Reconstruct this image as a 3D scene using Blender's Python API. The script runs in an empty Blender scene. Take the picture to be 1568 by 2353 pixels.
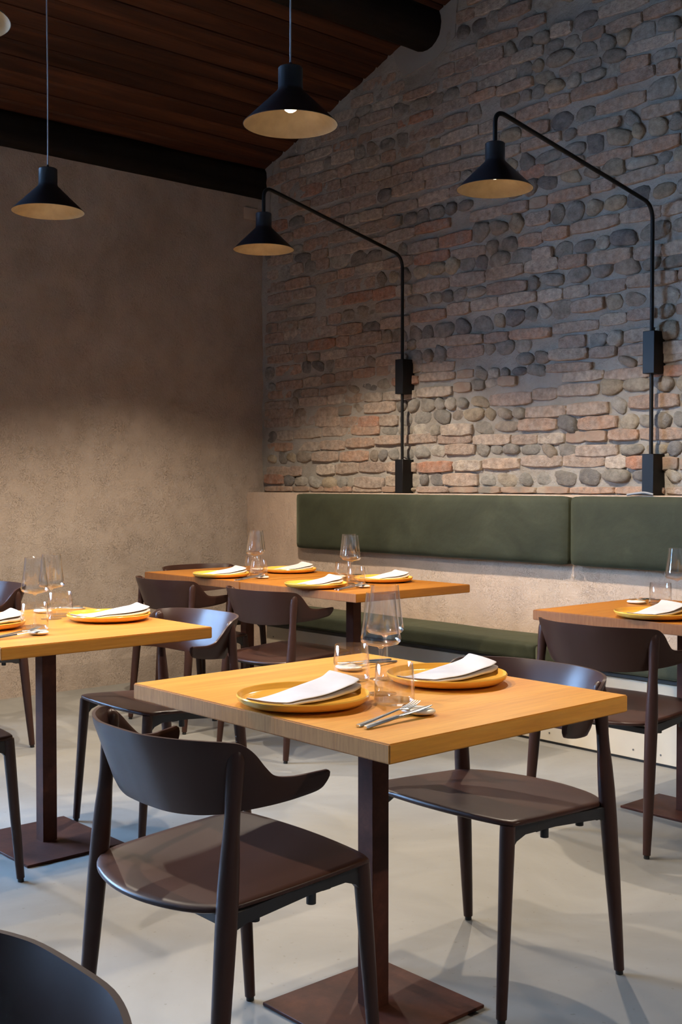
import bpy, bmesh, math, random
from mathutils import Vector, Matrix, noise

random.seed(7)
scene = bpy.context.scene
C = scene.collection
R = math.radians

# ------------------------------------------------------------------ camera
FPX = 2672.0
cam_d = bpy.data.cameras.new('camera')
cam = bpy.data.objects.new('camera', cam_d)
C.objects.link(cam)
cam_d.sensor_fit = 'VERTICAL'
cam_d.sensor_height = 36.0
cam_d.lens = 36.0 * FPX / 2353.0
cam_d.clip_start = 0.02
psi = R(41.7315)
pitch = R(1.3828)
fwd = Vector((-math.cos(psi) * math.cos(pitch), math.sin(psi) * math.cos(pitch), -math.sin(pitch)))
cam.location = (0, 0, 1.228)
cam.rotation_euler = fwd.to_track_quat('-Z', 'Y').to_euler()
scene.camera = cam

# ------------------------------------------------------------------ world, daylight, exposure
world = bpy.data.worlds.new('world')
scene.world = world
world.use_nodes = True
world.node_tree.nodes['Background'].inputs[0].default_value = (0.45, 0.62, 1.0, 1)
world.node_tree.nodes['Background'].inputs[1].default_value = 0.35

vs = scene.view_settings
vs.view_transform = 'Standard'
vs.look = 'None'
vs.gamma = 1.0
vs.use_curve_mapping = False
vs.exposure = 0.08
cy = scene.cycles
cy.max_bounces = 6
cy.diffuse_bounces = 4
cy.glossy_bounces = 4
cy.transmission_bounces = 4
cy.transparent_max_bounces = 14
cy.caustics_reflective = False
cy.caustics_refractive = False
cy.sample_clamp_indirect = 6.0
cy.use_adaptive_sampling = True
cy.adaptive_threshold = 0.045
cy.adaptive_min_samples = 18
cy.use_light_tree = False

DAY_POWER = 3700.0
LAMP_POWER = 108.0
LAMP_COL = (1.0, 0.85, 0.68)
WIN_Y0, WIN_Y1, WIN_Z0, WIN_Z1, WIN_X = -1.5, 1.3, 0.9, 3.05, -6.215

ld = bpy.data.lights.new('window_daylight', 'AREA')
ld.shape = 'RECTANGLE'
ld.size = 2.8
ld.size_y = 6.0
ld.energy = DAY_POWER
ld.color = (0.33, 0.58, 1.0)
lo = bpy.data.objects.new('window_daylight', ld)
C.objects.link(lo)
# open sky seen through the window above the roofs across the way
lo.location = (WIN_X - 1.5, -0.4, 3.35)
lo.rotation_euler = (0, R(-90 + 18), 0)

# ------------------------------------------------------------------ materials
MATS = {}

def mat(name):
    m = bpy.data.materials.new(name)
    m.use_nodes = True
    nt = m.node_tree
    b = nt.nodes['Principled BSDF']
    MATS[name] = m
    return m, nt, b

def N(nt, typ, **kw):
    n = nt.nodes.new(typ)
    for k, v in kw.items():
        if k in n.inputs:
            n.inputs[k].default_value = v
        else:
            setattr(n, k, v)
    return n

def L(nt, a, b):
    nt.links.new(a, b)

def ramp(nt, fac, stops):
    r = nt.nodes.new('ShaderNodeValToRGB')
    els = r.color_ramp.elements
    els[0].position, els[0].color = stops[0][0], (*stops[0][1], 1)
    els[1].position, els[1].color = stops[-1][0], (*stops[-1][1], 1)
    for p, c in stops[1:-1]:
        e = els.new(p)
        e.color = (*c, 1)
    L(nt, fac, r.inputs[0])
    return r.outputs[0]

def mixc(nt, fac, a, b, mode='MIX'):
    m = nt.nodes.new('ShaderNodeMix')
    m.data_type = 'RGBA'
    m.blend_type = mode
    for sock, v in ((m.inputs[0], fac), (m.inputs[6], a), (m.inputs[7], b)):
        if isinstance(v, (int, float)):
            sock.default_value = v
        elif isinstance(v, tuple):
            sock.default_value = (*v, 1) if len(v) == 3 else v
        else:
            L(nt, v, sock)
    return m.outputs[2]

def pos(nt, scale=(1, 1, 1), kind='world', rot=(0, 0, 0)):
    if kind == 'world':
        src = nt.nodes.new('ShaderNodeNewGeometry').outputs['Position']
    else:
        src = nt.nodes.new('ShaderNodeTexCoord').outputs['Object']
    mp = nt.nodes.new('ShaderNodeMapping')
    mp.inputs['Scale'].default_value = scale
    mp.inputs['Rotation'].default_value = rot
    L(nt, src, mp.inputs[0])
    return mp.outputs[0]

def noise_n(nt, vec, scale, detail=4.0, rough=0.55, dist=0.0):
    n = nt.nodes.new('ShaderNodeTexNoise')
    n.inputs['Scale'].default_value = scale
    n.inputs['Detail'].default_value = detail
    n.inputs['Roughness'].default_value = rough
    n.inputs['Distortion'].default_value = dist
    L(nt, vec, n.inputs['Vector'])
    return n.outputs[0]

def bump(nt, b, height, strength, distance=0.01, prev=None):
    n = nt.nodes.new('ShaderNodeBump')
    n.inputs['Strength'].default_value = strength
    n.inputs['Distance'].default_value = distance
    L(nt, height, n.inputs['Height'])
    if prev is not None:
        L(nt, prev, n.inputs['Normal'])
    if b is not None:
        L(nt, n.outputs[0], b.inputs['Normal'])
    return n.outputs[0]

def simple(name, col, rough=0.5, metal=0.0, spec=0.5):
    m, nt, b = mat(name)
    b.inputs['Base Color'].default_value = (*col, 1)
    b.inputs['Roughness'].default_value = rough
    b.inputs['Metallic'].default_value = metal
    b.inputs['Specular IOR Level'].default_value = spec
    return m

def plaster(name, c0, c1, c2, k=1.0):
    m, nt, b = mat(name)
    p = pos(nt)
    big = noise_n(nt, p, 1.3, 5, 0.6, 0.6)
    base = ramp(nt, big, [(0.3, c0), (0.52, c1), (0.72, c2)])
    med = noise_n(nt, p, 6.0, 5, 0.6)
    base = mixc(nt, 0.35, base, ramp(nt, med, [(0.3, tuple(v * 0.75 for v in c1)), (0.7, tuple(min(1, v * 1.2) for v in c1))]))
    # short curved trowel scratches
    sc = noise_n(nt, p, 46.0, 2, 0.5, 1.6)
    line = ramp(nt, sc, [(0.455, (1, 1, 1)), (0.49, (0, 0, 0)), (0.52, (1, 1, 1))])
    msk = noise_n(nt, p, 9.0, 2)
    mskr = ramp(nt, msk, [(0.40, (0.1, 0.1, 0.1)), (0.75, (1, 1, 1))])
    scr = mixc(nt, mskr, (1, 1, 1), line)
    L(nt, mixc(nt, 0.32 * k, base, scr, 'MULTIPLY'), b.inputs['Base Color'])
    fine = noise_n(nt, p, 80.0, 3, 0.6)
    n1 = bump(nt, None, scr, 0.9 * k, 0.010 * k)
    n2 = bump(nt, None, fine, 0.8 * k, 0.007 * k, n1)
    bump(nt, b, med, 0.35, 0.02, n2)
    b.inputs['Roughness'].default_value = 0.92
    b.inputs['Specular IOR Level'].default_value = 0.2
    return m

plaster('plaster_wall', (0.31, 0.242, 0.19), (0.40, 0.322, 0.258), (0.47, 0.388, 0.318), 0.74)
plaster('plaster_dado', (0.53, 0.385, 0.29), (0.60, 0.455, 0.345), (0.66, 0.52, 0.40), 0.7)

# mortar
m, nt, b = mat('mortar')
p = pos(nt)
L(nt, ramp(nt, noise_n(nt, p, 3.5, 6, 0.65), [(0.28, (0.27, 0.24, 0.20)), (0.5, (0.345, 0.317, 0.277)), (0.75, (0.40, 0.375, 0.335))]), b.inputs['Base Color'])
n1 = bump(nt, None, noise_n(nt, p, 90, 4, 0.7), 0.55, 0.008)
bump(nt, b, noise_n(nt, p, 20, 4, 0.6), 0.55, 0.02, n1)
b.inputs['Roughness'].default_value = 0.95
b.inputs['Specular IOR Level'].default_value = 0.15

def masonry(name, blot, blotamt, fscale, bstr, spec=0.2):
    m, nt, b = mat(name)
    p = pos(nt)
    oi = nt.nodes.new('ShaderNodeObjectInfo')
    blt = ramp(nt, noise_n(nt, p, 18, 5, 0.7), [(0.35, (0, 0, 0)), (0.7, (1, 1, 1))])
    c = mixc(nt, mixc(nt, blotamt, (0, 0, 0), blt), oi.outputs['Color'], blot)
    drk = ramp(nt, noise_n(nt, p, fscale, 5, 0.65), [(0.3, (0.62, 0.62, 0.62)), (0.65, (1.12, 1.12, 1.12))])
    c = mixc(nt, 1.0, c, drk, 'MULTIPLY')
    L(nt, c, b.inputs['Base Color'])
    n1 = bump(nt, None, noise_n(nt, p, 120, 3, 0.7), bstr, 0.006)
    bump(nt, b, noise_n(nt, p, 38, 4, 0.65), bstr, 0.014, n1)
    b.inputs['Roughness'].default_value = 0.9
    b.inputs['Specular IOR Level'].default_value = spec
    return m

masonry('brick', (0.345, 0.31, 0.27), 0.65, 34, 0.6)
masonry('stone', (0.27, 0.24, 0.20), 0.40, 26, 0.5, 0.3)
m, nt, b = mat('masonry_far')
p = pos(nt)
L(nt, ramp(nt, noise_n(nt, p, 7, 3), [(0.35, (0.2, 0.18, 0.15)), (0.5, (0.32, 0.22, 0.16)), (0.65, (0.36, 0.29, 0.22))]), b.inputs['Base Color'])
bump(nt, b, noise_n(nt, p, 60, 4), 0.5, 0.008)
b.inputs['Roughness'].default_value = 0.92

# floor resin
m, nt, b = mat('floor_resin')
p = pos(nt)
c = ramp(nt, noise_n(nt, p, 1.6, 5, 0.6, 0.8), [(0.3, (0.205, 0.198, 0.178)), (0.55, (0.250, 0.242, 0.220)), (0.75, (0.295, 0.287, 0.263))])
spk = ramp(nt, noise_n(nt, p, 55, 2), [(0.26, (0.55, 0.5, 0.45)), (0.31, (1, 1, 1))])
L(nt, mixc(nt, 0.5, c, spk, 'MULTIPLY'), b.inputs['Base Color'])
L(nt, ramp(nt, noise_n(nt, p, 3, 4), [(0.3, (0.42,) * 3), (0.7, (0.58,) * 3)]), b.inputs['Roughness'])
bump(nt, b, noise_n(nt, p, 5, 4), 0.06, 0.02)
b.inputs['Specular IOR Level'].default_value = 0.35

def wood(name, cols, gscale, rough, axis='Y', bstr=0.15, spec=0.4, tint=0.5, endgrain=None):
    m, nt, b = mat(name)
    oi = nt.nodes.new('ShaderNodeObjectInfo')
    tc = nt.nodes.new('ShaderNodeTexCoord')
    off = nt.nodes.new('ShaderNodeVectorMath')
    off.operation = 'ADD'
    mul = nt.nodes.new('ShaderNodeVectorMath')
    mul.operation = 'SCALE'
    mul.inputs['Scale'].default_value = 37.0
    comb = nt.nodes.new('ShaderNodeCombineXYZ')
    for i in range(3):
        L(nt, oi.outputs['Random'], comb.inputs[i])
    L(nt, comb.outputs[0], mul.inputs[0])
    L(nt, tc.outputs['Object'], off.inputs[0])
    L(nt, mul.outputs[0], off.inputs[1])
    mp = nt.nodes.new('ShaderNodeMapping')
    sc = {'Y': (gscale, gscale * 0.06, gscale), 'X': (gscale * 0.06, gscale, gscale)}[axis]
    mp.inputs['Scale'].default_value = sc
    L(nt, off.outputs[0], mp.inputs[0])
    g = noise_n(nt, mp.outputs[0], 1.0, 6, 0.62, 0.7)
    c = ramp(nt, g, [(0.28, cols[0]), (0.5, cols[1]), (0.72, cols[2])])
    fine = noise_n(nt, mp.outputs[0], 6.0, 3, 0.6)
    c = mixc(nt, 0.35, c, ramp(nt, fine, [(0.3, (0.68,) * 3), (0.6, (1.1,) * 3)]), 'MULTIPLY')
    tn = ramp(nt, oi.outputs['Random'], [(0.0, (0.86, 0.84, 0.82)), (1.0, (1.08, 1.08, 1.10))])
    c = mixc(nt, tint, c, tn, 'MULTIPLY')
    if endgrain:
        # sawn ends of the staves: fine upright pores, daylight's pink put in the colour
        sx_ = nt.nodes.new('ShaderNodeSeparateXYZ')
        L(nt, tc.outputs['Normal'], sx_.inputs[0])
        ab = N(nt, 'ShaderNodeMath', operation='ABSOLUTE')
        L(nt, sx_.outputs[1], ab.inputs[0])
        gt = N(nt, 'ShaderNodeMath', operation='GREATER_THAN')
        gt.inputs[1].default_value = 0.8
        L(nt, ab.outputs[0], gt.inputs[0])
        mp2 = nt.nodes.new('ShaderNodeMapping')
        mp2.inputs['Scale'].default_value = (160, 160, 14)
        mp2.inputs['Rotation'].default_value = (0, R(12), 0)
        L(nt, off.outputs[0], mp2.inputs[0])
        eg = ramp(nt, noise_n(nt, mp2.outputs[0], 1.0, 3, 0.6), [(0.3, endgrain[0]), (0.7, endgrain[1])])
        c = mixc(nt, gt.outputs[0], c, eg)
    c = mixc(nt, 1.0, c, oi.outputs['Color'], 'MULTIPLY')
    L(nt, c, b.inputs['Base Color'])
    b.inputs['Roughness'].default_value = rough
    b.inputs['Specular IOR Level'].default_value = spec
    bump(nt, b, fine, bstr, 0.002)
    return m

wood('oak', ((0.56, 0.215, 0.022), (0.67, 0.285, 0.032), (0.74, 0.345, 0.052)), 26, 0.38, 'Y', 0.12, 0.4, 0.7, ((0.40, 0.170, 0.058), (0.55, 0.255, 0.095)))
wood('ceiling_wood', ((0.014, 0.005, 0.003), (0.055, 0.018, 0.008), (0.125, 0.042, 0.017)), 10, 0.65, 'Y', 0.5, 0.3, 1.0)
wood('beam_wood', ((0.004, 0.003, 0.003), (0.008, 0.006, 0.005), (0.014, 0.010, 0.008)), 8, 0.75, 'Y', 0.8, 0.2, 0.5)

# chair finish: dark brown matt lacquer
m, nt, b = mat('chair_brown')
b.inputs['Base Color'].default_value = (0.047, 0.0205, 0.0145, 1)
b.inputs['Roughness'].default_value = 0.35
b.inputs['Specular IOR Level'].default_value = 0.24
simple('chair_frame_black', (0.014, 0.013, 0.014), 0.45)
simple('foot_cap_black', (0.01, 0.01, 0.01), 0.6)

# corten coloured table steel
m, nt, b = mat('table_steel')
p = pos(nt)
L(nt, ramp(nt, noise_n(nt, p, 9, 6, 0.7), [(0.3, (0.040, 0.0125, 0.008)), (0.55, (0.072, 0.022, 0.0125)), (0.75, (0.115, 0.036, 0.018))]), b.inputs['Base Color'])
b.inputs['Specular IOR Level'].default_value = 0.18
b.inputs['Roughness'].default_value = 0.55
bump(nt, b, noise_n(nt, p, 70, 4), 0.12, 0.003)

simple('lamp_black', (0.020, 0.022, 0.027), 0.33)
simple('pole_black', (0.006, 0.006, 0.0065), 0.5, 0.0, 0.3)
m, nt, b = mat('lamp_gold')
L(nt, ramp(nt, noise_n(nt, pos(nt, kind='obj'), 14, 5), [(0.3, (0.32, 0.225, 0.11)), (0.7, (0.46, 0.335, 0.17))]), b.inputs['Base Color'])
b.inputs['Roughness'].default_value = 0.6
b.inputs['Metallic'].default_value = 0.3
simple('cord_grey', (0.28, 0.29, 0.31), 0.5)
m, nt, b = mat('lamp_lens')
b.inputs['Emission Color'].default_value = (1.0, 0.78, 0.5, 1)
b.inputs['Emission Strength'].default_value = 18.0

# ceramics and cloth
m, nt, b = mat('plate_yellow')
b.inputs['Base Color'].default_value = (0.88, 0.46, 0.07, 1)
b.inputs['Roughness'].default_value = 0.16
b.inputs['Coat Weight'].default_value = 0.35
b.inputs['Coat Roughness'].default_value = 0.05
simple('ceramic_cream', (0.80, 0.71, 0.57), 0.3)
m, nt, b = mat('linen')
p = pos(nt, kind='obj')
L(nt, ramp(nt, noise_n(nt, p, 14, 4), [(0.3, (0.54, 0.485, 0.445)), (0.7, (0.62, 0.56, 0.515))]), b.inputs['Base Color'])
w1 = nt.nodes.new('ShaderNodeTexWave')
w1.inputs['Scale'].default_value = 260
L(nt, p, w1.inputs['Vector'])
bump(nt, b, w1.outputs[1], 0.12, 0.001)
b.inputs['Roughness'].default_value = 0.95
b.inputs['Sheen Weight'].default_value = 0.25
simple('steel', (0.80, 0.79, 0.77), 0.24, 1.0)

# clear glass: thin, lets light and shadow through
m = bpy.data.materials.new('glass')
m.use_nodes = True
MATS['glass'] = m
nt = m.node_tree
nt.nodes.clear()
out = nt.nodes.new('ShaderNodeOutputMaterial')
tr = nt.nodes.new('ShaderNodeBsdfTransparent')
tr.inputs[0].default_value = (0.992, 0.993, 0.993, 1)
gl = nt.nodes.new('ShaderNodeBsdfGlossy')
gl.inputs['Roughness'].default_value = 0.02
gl.inputs[0].default_value = (1, 1, 1, 1)
fr = nt.nodes.new('ShaderNodeLayerWeight')
fr.inputs[0].default_value = 0.5
pw_ = N(nt, 'ShaderNodeMath', operation='POWER')
L(nt, fr.outputs['Facing'], pw_.inputs[0])
pw_.inputs[1].default_value = 3.4
ma_ = N(nt, 'ShaderNodeMath', operation='MULTIPLY_ADD')
L(nt, pw_.outputs[0], ma_.inputs[0])
ma_.inputs[1].default_value = 0.95
ma_.inputs[2].default_value = 0.06
mx = nt.nodes.new('ShaderNodeMixShader')
L(nt, ma_.outputs[0], mx.inputs[0])
L(nt, tr.outputs[0], mx.inputs[1])
L(nt, gl.outputs[0], mx.inputs[2])
L(nt, mx.outputs[0], out.inputs[0])

# green velvet upholstery
m, nt, b = mat('velvet_green')
p = pos(nt)
c = ramp(nt, noise_n(nt, p, 3.2, 5, 0.6, 1.0), [(0.3, (0.030, 0.034, 0.019)), (0.55, (0.042, 0.047, 0.027)), (0.75, (0.058, 0.063, 0.038))])
L(nt, c, b.inputs['Base Color'])
b.inputs['Roughness'].default_value = 0.75
b.inputs['Specular IOR Level'].default_value = 0.25
b.inputs['Sheen Weight'].default_value = 0.25
b.inputs['Sheen Roughness'].default_value = 0.4
b.inputs['Sheen Tint'].default_value = (0.7, 0.75, 0.5, 1)
n1 = bump(nt, None, noise_n(nt, p, 300, 2), 0.25, 0.002)
bump(nt, b, noise_n(nt, p, 7, 3), 0.25, 0.02, n1)

m, nt, b = mat('panel_cream')
p = pos(nt)
L(nt, ramp(nt, noise_n(nt, p, 4, 4), [(0.3, (0.60, 0.52, 0.39)), (0.7, (0.67, 0.59, 0.45))]), b.inputs['Base Color'])
b.inputs['Roughness'].default_value = 0.6
simple('panel_screw', (0.16, 0.15, 0.14), 0.5, 0.4)
simple('trim_dark', (0.018, 0.017, 0.014), 0.5)
simple('cover_plate', (0.42, 0.33, 0.25), 0.7)
simple('grey_plaster', (0.30, 0.285, 0.26), 0.95, 0, 0.15)
simple('room_plaster', (0.50, 0.46, 0.40), 0.95, 0, 0.15)
simple('window_frame', (0.03, 0.03, 0.032), 0.5)

# ------------------------------------------------------------------ mesh helpers
def link(name, me, m=None, parent=None):
    o = bpy.data.objects.new(name, me)
    C.objects.link(o)
    if m is not None and me is not None and len(me.materials) == 0:
        me.materials.append(MATS[m])
    if parent is not None:
        o.parent = parent
    return o

def mesh(name, verts, faces, smooth=False):
    me = bpy.data.meshes.new(name)
    me.from_pydata([tuple(v) for v in verts], [], faces)
    me.validate()
    bm = bmesh.new()
    bm.from_mesh(me)
    bmesh.ops.recalc_face_normals(bm, faces=bm.faces)
    bm.to_mesh(me)
    bm.free()
    if smooth:
        for pl in me.polygons:
            pl.use_smooth = True
    return me

def auto_smooth(me, ang=35):
    for pl in me.polygons:
        pl.use_smooth = True
    me.set_sharp_from_angle(angle=R(ang))
    return me

def box_me(name, x0, x1, y0, y1, z0, z1, bev=0.0, seg=2):
    bm = bmesh.new()
    bmesh.ops.create_cube(bm, size=1.0)
    for v in bm.verts:
        v.co = Vector(((x0 + x1) / 2 + v.co.x * (x1 - x0), (y0 + y1) / 2 + v.co.y * (y1 - y0), (z0 + z1) / 2 + v.co.z * (z1 - z0)))
    if bev > 0:
        bmesh.ops.bevel(bm, geom=bm.edges[:], offset=bev, segments=seg, profile=0.6, affect='EDGES')
    me = bpy.data.meshes.new(name)
    bm.to_mesh(me)
    bm.free()
    if bev > 0:
        auto_smooth(me, 40)
    return me

def join_me(name, mes):
    bm = bmesh.new()
    for me in mes:
        bm.from_mesh(me)
    out = bpy.data.meshes.new(name)
    bm.to_mesh(out)
    bm.free()
    return out

def lathe(name, prof, seg=40, smooth=True, ang=38, close=False):
    """prof: list of (r, z); closed profile when close=True"""
    verts, faces = [], []
    n = len(prof)
    for (r, z) in prof:
        for k in range(seg):
            a = 2 * math.pi * k / seg
            verts.append((r * math.cos(a), r * math.sin(a), z))
    m_ = n if close else n - 1
    for i in range(m_):
        j = (i + 1) % n
        for k in range(seg):
            k2 = (k + 1) % seg
            faces.append((i * seg + k, i * seg + k2, j * seg + k2, j * seg + k))
    bm = bmesh.new()
    bv = [bm.verts.new(v) for v in verts]
    for f in faces:
        bm.faces.new([bv[i] for i in f])
    bmesh.ops.remove_doubles(bm, verts=bm.verts, dist=1e-6)
    bmesh.ops.recalc_face_normals(bm, faces=bm.faces)
    me = bpy.data.meshes.new(name)
    bm.to_mesh(me)
    bm.free()
    if smooth:
        auto_smooth(me, ang)
    return me

def tube_data(pts, rads, seg=14, cap=True, squash=None):
    pts = [Vector(p) for p in pts]
    verts, faces = [], []
    t0 = (pts[1] - pts[0]).normalized()
    ref = Vector((0, 1, 0)) if abs(t0.y) < 0.9 else Vector((1, 0, 0))
    u = t0.cross(ref).normalized()
    for i, p_ in enumerate(pts):
        if i == 0:
            t = pts[1] - pts[0]
        elif i == len(pts) - 1:
            t = pts[-1] - pts[-2]
        else:
            t = (pts[i] - pts[i - 1]).normalized() + (pts[i + 1] - pts[i]).normalized()
        t.normalize()
        u = (u - t * u.dot(t)).normalized()
        w = t.cross(u)
        r = rads[i] if isinstance(rads, (list, tuple)) else rads
        for k in range(seg):
            a = 2 * math.pi * k / seg
            verts.append(p_ + (u * math.cos(a) + w * math.sin(a)) * r)
    for i in range(len(pts) - 1):
        for k in range(seg):
            k2 = (k + 1) % seg
            faces.append((i * seg + k, i * seg + k2, (i + 1) * seg + k2, (i + 1) * seg + k))
    if cap:
        faces.append(tuple(range(seg - 1, -1, -1)))
        b0 = (len(pts) - 1) * seg
        faces.append(tuple(range(b0, b0 + seg)))
    return verts, faces

def tube(name, pts, rads, seg=14, ang=50):
    v, f = tube_data(pts, rads, seg)
    return auto_smooth(mesh(name, v, f), ang)

def fillet(pts, r, n=6):
    pts = [Vector(p) for p in pts]
    out = [pts[0]]
    for i in range(1, len(pts) - 1):
        a, b_, c = pts[i - 1], pts[i], pts[i + 1]
        d1, d2 = (a - b_), (c - b_)
        rr = min(r, d1.length * 0.45, d2.length * 0.45)
        p1, p2 = b_ + d1.normalized() * rr, b_ + d2.normalized() * rr
        for k in range(n + 1):
            t = k / n
            out.append(p1 * (1 - t) ** 2 + b_ * 2 * t * (1 - t) + p2 * t * t)
    out.append(pts[-1])
    return out

def tag(o, label=None, cat=None, group=None, kind=None):
    if label:
        o['label'] = label
    if cat:
        o['category'] = cat
    if group:
        o['group'] = group
    if kind:
        o['kind'] = kind
    return o

def empty(name, loc, rz=0.0):
    o = bpy.data.objects.new(name, None)
    o.empty_display_size = 0.1
    C.objects.link(o)
    o.location = loc
    o.rotation_euler = (0, 0, rz)
    return o

def copy_tree(o, parent=None):
    c = o.copy()
    C.objects.link(c)
    c.parent = parent
    for ch in list(o.children):
        copy_tree(ch, c)
    return c

def baked(o):
    dg = bpy.context.evaluated_depsgraph_get()
    me = bpy.data.meshes.new_from_object(o.evaluated_get(dg))
    return me

# ------------------------------------------------------------------ room shell
XL, YS, YD, ZD = -6.215, 4.846, 4.702, 1.173        # left wall, stone wall, dado face, dado top
XR, YF = 2.7, -2.9
SL = 0.355                                           # roof pitch
def zc(x):
    return 3.325 + SL * (x + 6.196)

tag(link('floor', box_me('floor', XL - 0.2, XR + 0.2, YF - 0.4, YS + 0.3, -0.12, 0.0), 'floor_resin'),
    'pale grey polished resin floor', kind='structure')

wl = [box_me('a', XL - 0.2, XL, YF - 0.3, WIN_Y0, 0, 3.34), box_me('b', XL - 0.2, XL, WIN_Y1, YS + 0.2, 0, 3.34),
      box_me('c', XL - 0.2, XL, WIN_Y0, WIN_Y1, 0, WIN_Z0), box_me('d', XL - 0.2, XL, WIN_Y0, WIN_Y1, WIN_Z1, 3.34)]
tag(link('wall_left', join_me('wall_left', wl), 'plaster_wall'),
    'rough beige plaster wall under the dark beam', kind='structure')

# gable wall carrying the stonework: mortar field with its own relief
def wall_relief(x, z):
    p_ = Vector((x * 5.0, 0.3, z * 5.0))
    q_ = Vector((x * 17.0, 4.1, z * 17.0))
    return 0.011 * noise.noise(p_) + 0.009 * noise.noise(q_)

def build_gable():
    verts, faces = [], []
    dx = 0.03
    nx = int((-1.4 - XL) / dx)
    nz = 84
    for i in range(nx + 1):
        x = XL + i * dx
        top = zc(x) + 0.06
        for k in range(nz + 1):
            z = 1.10 + (top - 1.10) * k / nz
            verts.append((x, YS - 0.010 + wall_relief(x, z), z))
    for i in range(nx):
        for k in range(nz):
            a = i * (nz + 1) + k
            faces.append((a, a + nz + 1, a + nz + 2, a + 1))
    # plain slab behind and beyond
    b0 = len(verts)
    for y in (YS + 0.03, YS + 0.28):
        verts += [(XL, y, 0), (XR, y, 0), (XR, y, zc(XR) + 0.06), (XL, y, zc(XL) + 0.06)]
    faces += [(b0, b0 + 1, b0 + 2, b0 + 3), (b0 + 7, b0 + 6, b0 + 5, b0 + 4), (b0, b0 + 4, b0 + 5, b0 + 1),
              (b0 + 1, b0 + 5, b0 + 6, b0 + 2), (b0 + 2, b0 + 6, b0 + 7, b0 + 3), (b0 + 3, b0 + 7, b0 + 4, b0)]
    me = bpy.data.meshes.new('wall_back')
    me.from_pydata(verts, [], faces)
    for pl in me.polygons:
        pl.use_smooth = len(pl.vertices) == 4 and pl.index < nx * nz
    return me

wall_back = tag(link('wall_back', build_gable(), 'mortar'), 'gable wall of brick courses and river cobbles set in grey mortar', kind='structure')

tag(link('trim_1', box_me('trim_1', XL, XR, YD, YS + 0.02, 0.0, ZD, 0.004), 'plaster_dado'),
    'beige plastered half-height ledge below the stone wall', kind='structure')

tag(link('wall_right', box_me('wall_right', XR, XR + 0.2, YF - 0.3, YS + 0.2, 0.0, 6.5), 'room_plaster'), kind='structure')
tag(link('wall_front', box_me('wall_front', XL, XR, YF - 0.2, YF, 0, 6.5), 'room_plaster'), kind='structure')
fr_parts = []
nb = 4
for i in range(nb + 1):
    y = WIN_Y0 + (WIN_Y1 - WIN_Y0) * i / nb
    fr_parts.append(box_me('f', XL - 0.14, XL - 0.08, y - 0.03, y + 0.03, WIN_Z0, WIN_Z1))
for z in (WIN_Z0 + 0.03, WIN_Z1 - 0.03):
    fr_parts.append(box_me('f', XL - 0.14, XL - 0.08, WIN_Y0, WIN_Y1, z - 0.03, z + 0.03))
win = tag(link('window_1', join_me('window_1', fr_parts), 'window_frame'), kind='structure')
for i in range(nb):
    y0 = WIN_Y0 + (WIN_Y1 - WIN_Y0) * i / nb + 0.03
    y1 = WIN_Y0 + (WIN_Y1 - WIN_Y0) * (i + 1) / nb - 0.03
    link('pane', box_me('pane', XL - 0.113, XL - 0.107, y0, y1, WIN_Z0 + 0.06, WIN_Z1 - 0.06), 'glass', win)

# ceiling: slab with planks running parallel to the plaster wall
def sloped_box(name, x0, x1, y0, y1, d0, d1):
    """box following the roof pitch; d = height above the plank underside"""
    v = []
    for y in (y0, y1):
        for (x, d) in ((x0, d0), (x1, d0), (x1, d1), (x0, d1)):
            v.append((x, y, zc(x) + d))
    f = [(0, 1, 2, 3), (7, 6, 5, 4), (0, 4, 5, 1), (1, 5, 6, 2), (2, 6, 7, 3), (3, 7, 4, 0)]
    return mesh(name, v, f)

ceil = tag(link('ceiling', sloped_box('ceiling', XL - 0.2, XR + 0.2, YF - 0.3, YS + 0.3, 0.035, 0.12), 'beam_wood'),
           'dark reddish brown pitched plank ceiling', kind='structure')
PW = 0.111
npl = int((XR - XL) / PW) + 1
plank_me = None
for i in range(npl):
    x0 = XL + i * PW + 0.004
    x1 = x0 + PW - 0.010
    if plank_me is None:
        # local plank: origin at its lower left edge
        b_ = bmesh.new()
        bmesh.ops.create_cube(b_, size=1.0)
        for v in b_.verts:
            v.co = Vector(((v.co.x + 0.5) * (PW - 0.009), v.co.y * (YS - YF), (v.co.z + 0.5) * 0.034))
            v.co.z += SL * v.co.x
        bmesh.ops.bevel(b_, geom=[e for e in b_.edges if abs((e.verts[0].co - e.verts[1].co).y) > 1], offset=0.009, segments=1, affect='EDGES')
        plank_me = bpy.data.meshes.new('plank')
        b_.to_mesh(plank_me)
        b_.free()
    o = link('plank', plank_me, 'ceiling_wood', ceil)
    o.location = (x0, (YF + YS) / 2, zc(x0) + random.uniform(0.0, 0.006))

def rough_log(name, x, z, r, sx, sz, seed, y0=YF, y1=YS - 0.005, power=2.0):
    n, seg = 70, 22
    verts, faces = [], []
    for i in range(n + 1):
        y = y0 + (y1 - y0) * i / n
        for k in range(seg):
            a = 2 * math.pi * k / seg
            ca, sa = math.cos(a), math.sin(a)
            q = (abs(ca) ** power + abs(sa) ** power) ** (-1 / power)
            d = 1 + 0.07 * noise.noise(Vector((ca * 1.5 + seed, y * 1.6, sa * 1.5))) + 0.03 * noise.noise(Vector((ca * 4 + seed, y * 6, sa * 4)))
            ox = 0.02 * noise.noise(Vector((seed, y * 0.9, 3.3)))
            verts.append((x + ox + r * sx * q * ca * d, y, z + r * sz * q * sa * d))
    for i in range(n):
        for k in range(seg):
            k2 = (k + 1) % seg
            faces.append((i * seg + k, i * seg + k2, (i + 1) * seg + k2, (i + 1) * seg + k))
    faces.append(tuple(range(seg)))
    faces.append(tuple(range(n * seg, (n + 1) * seg)))
    return auto_smooth(mesh(name, verts, faces), 50)

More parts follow.
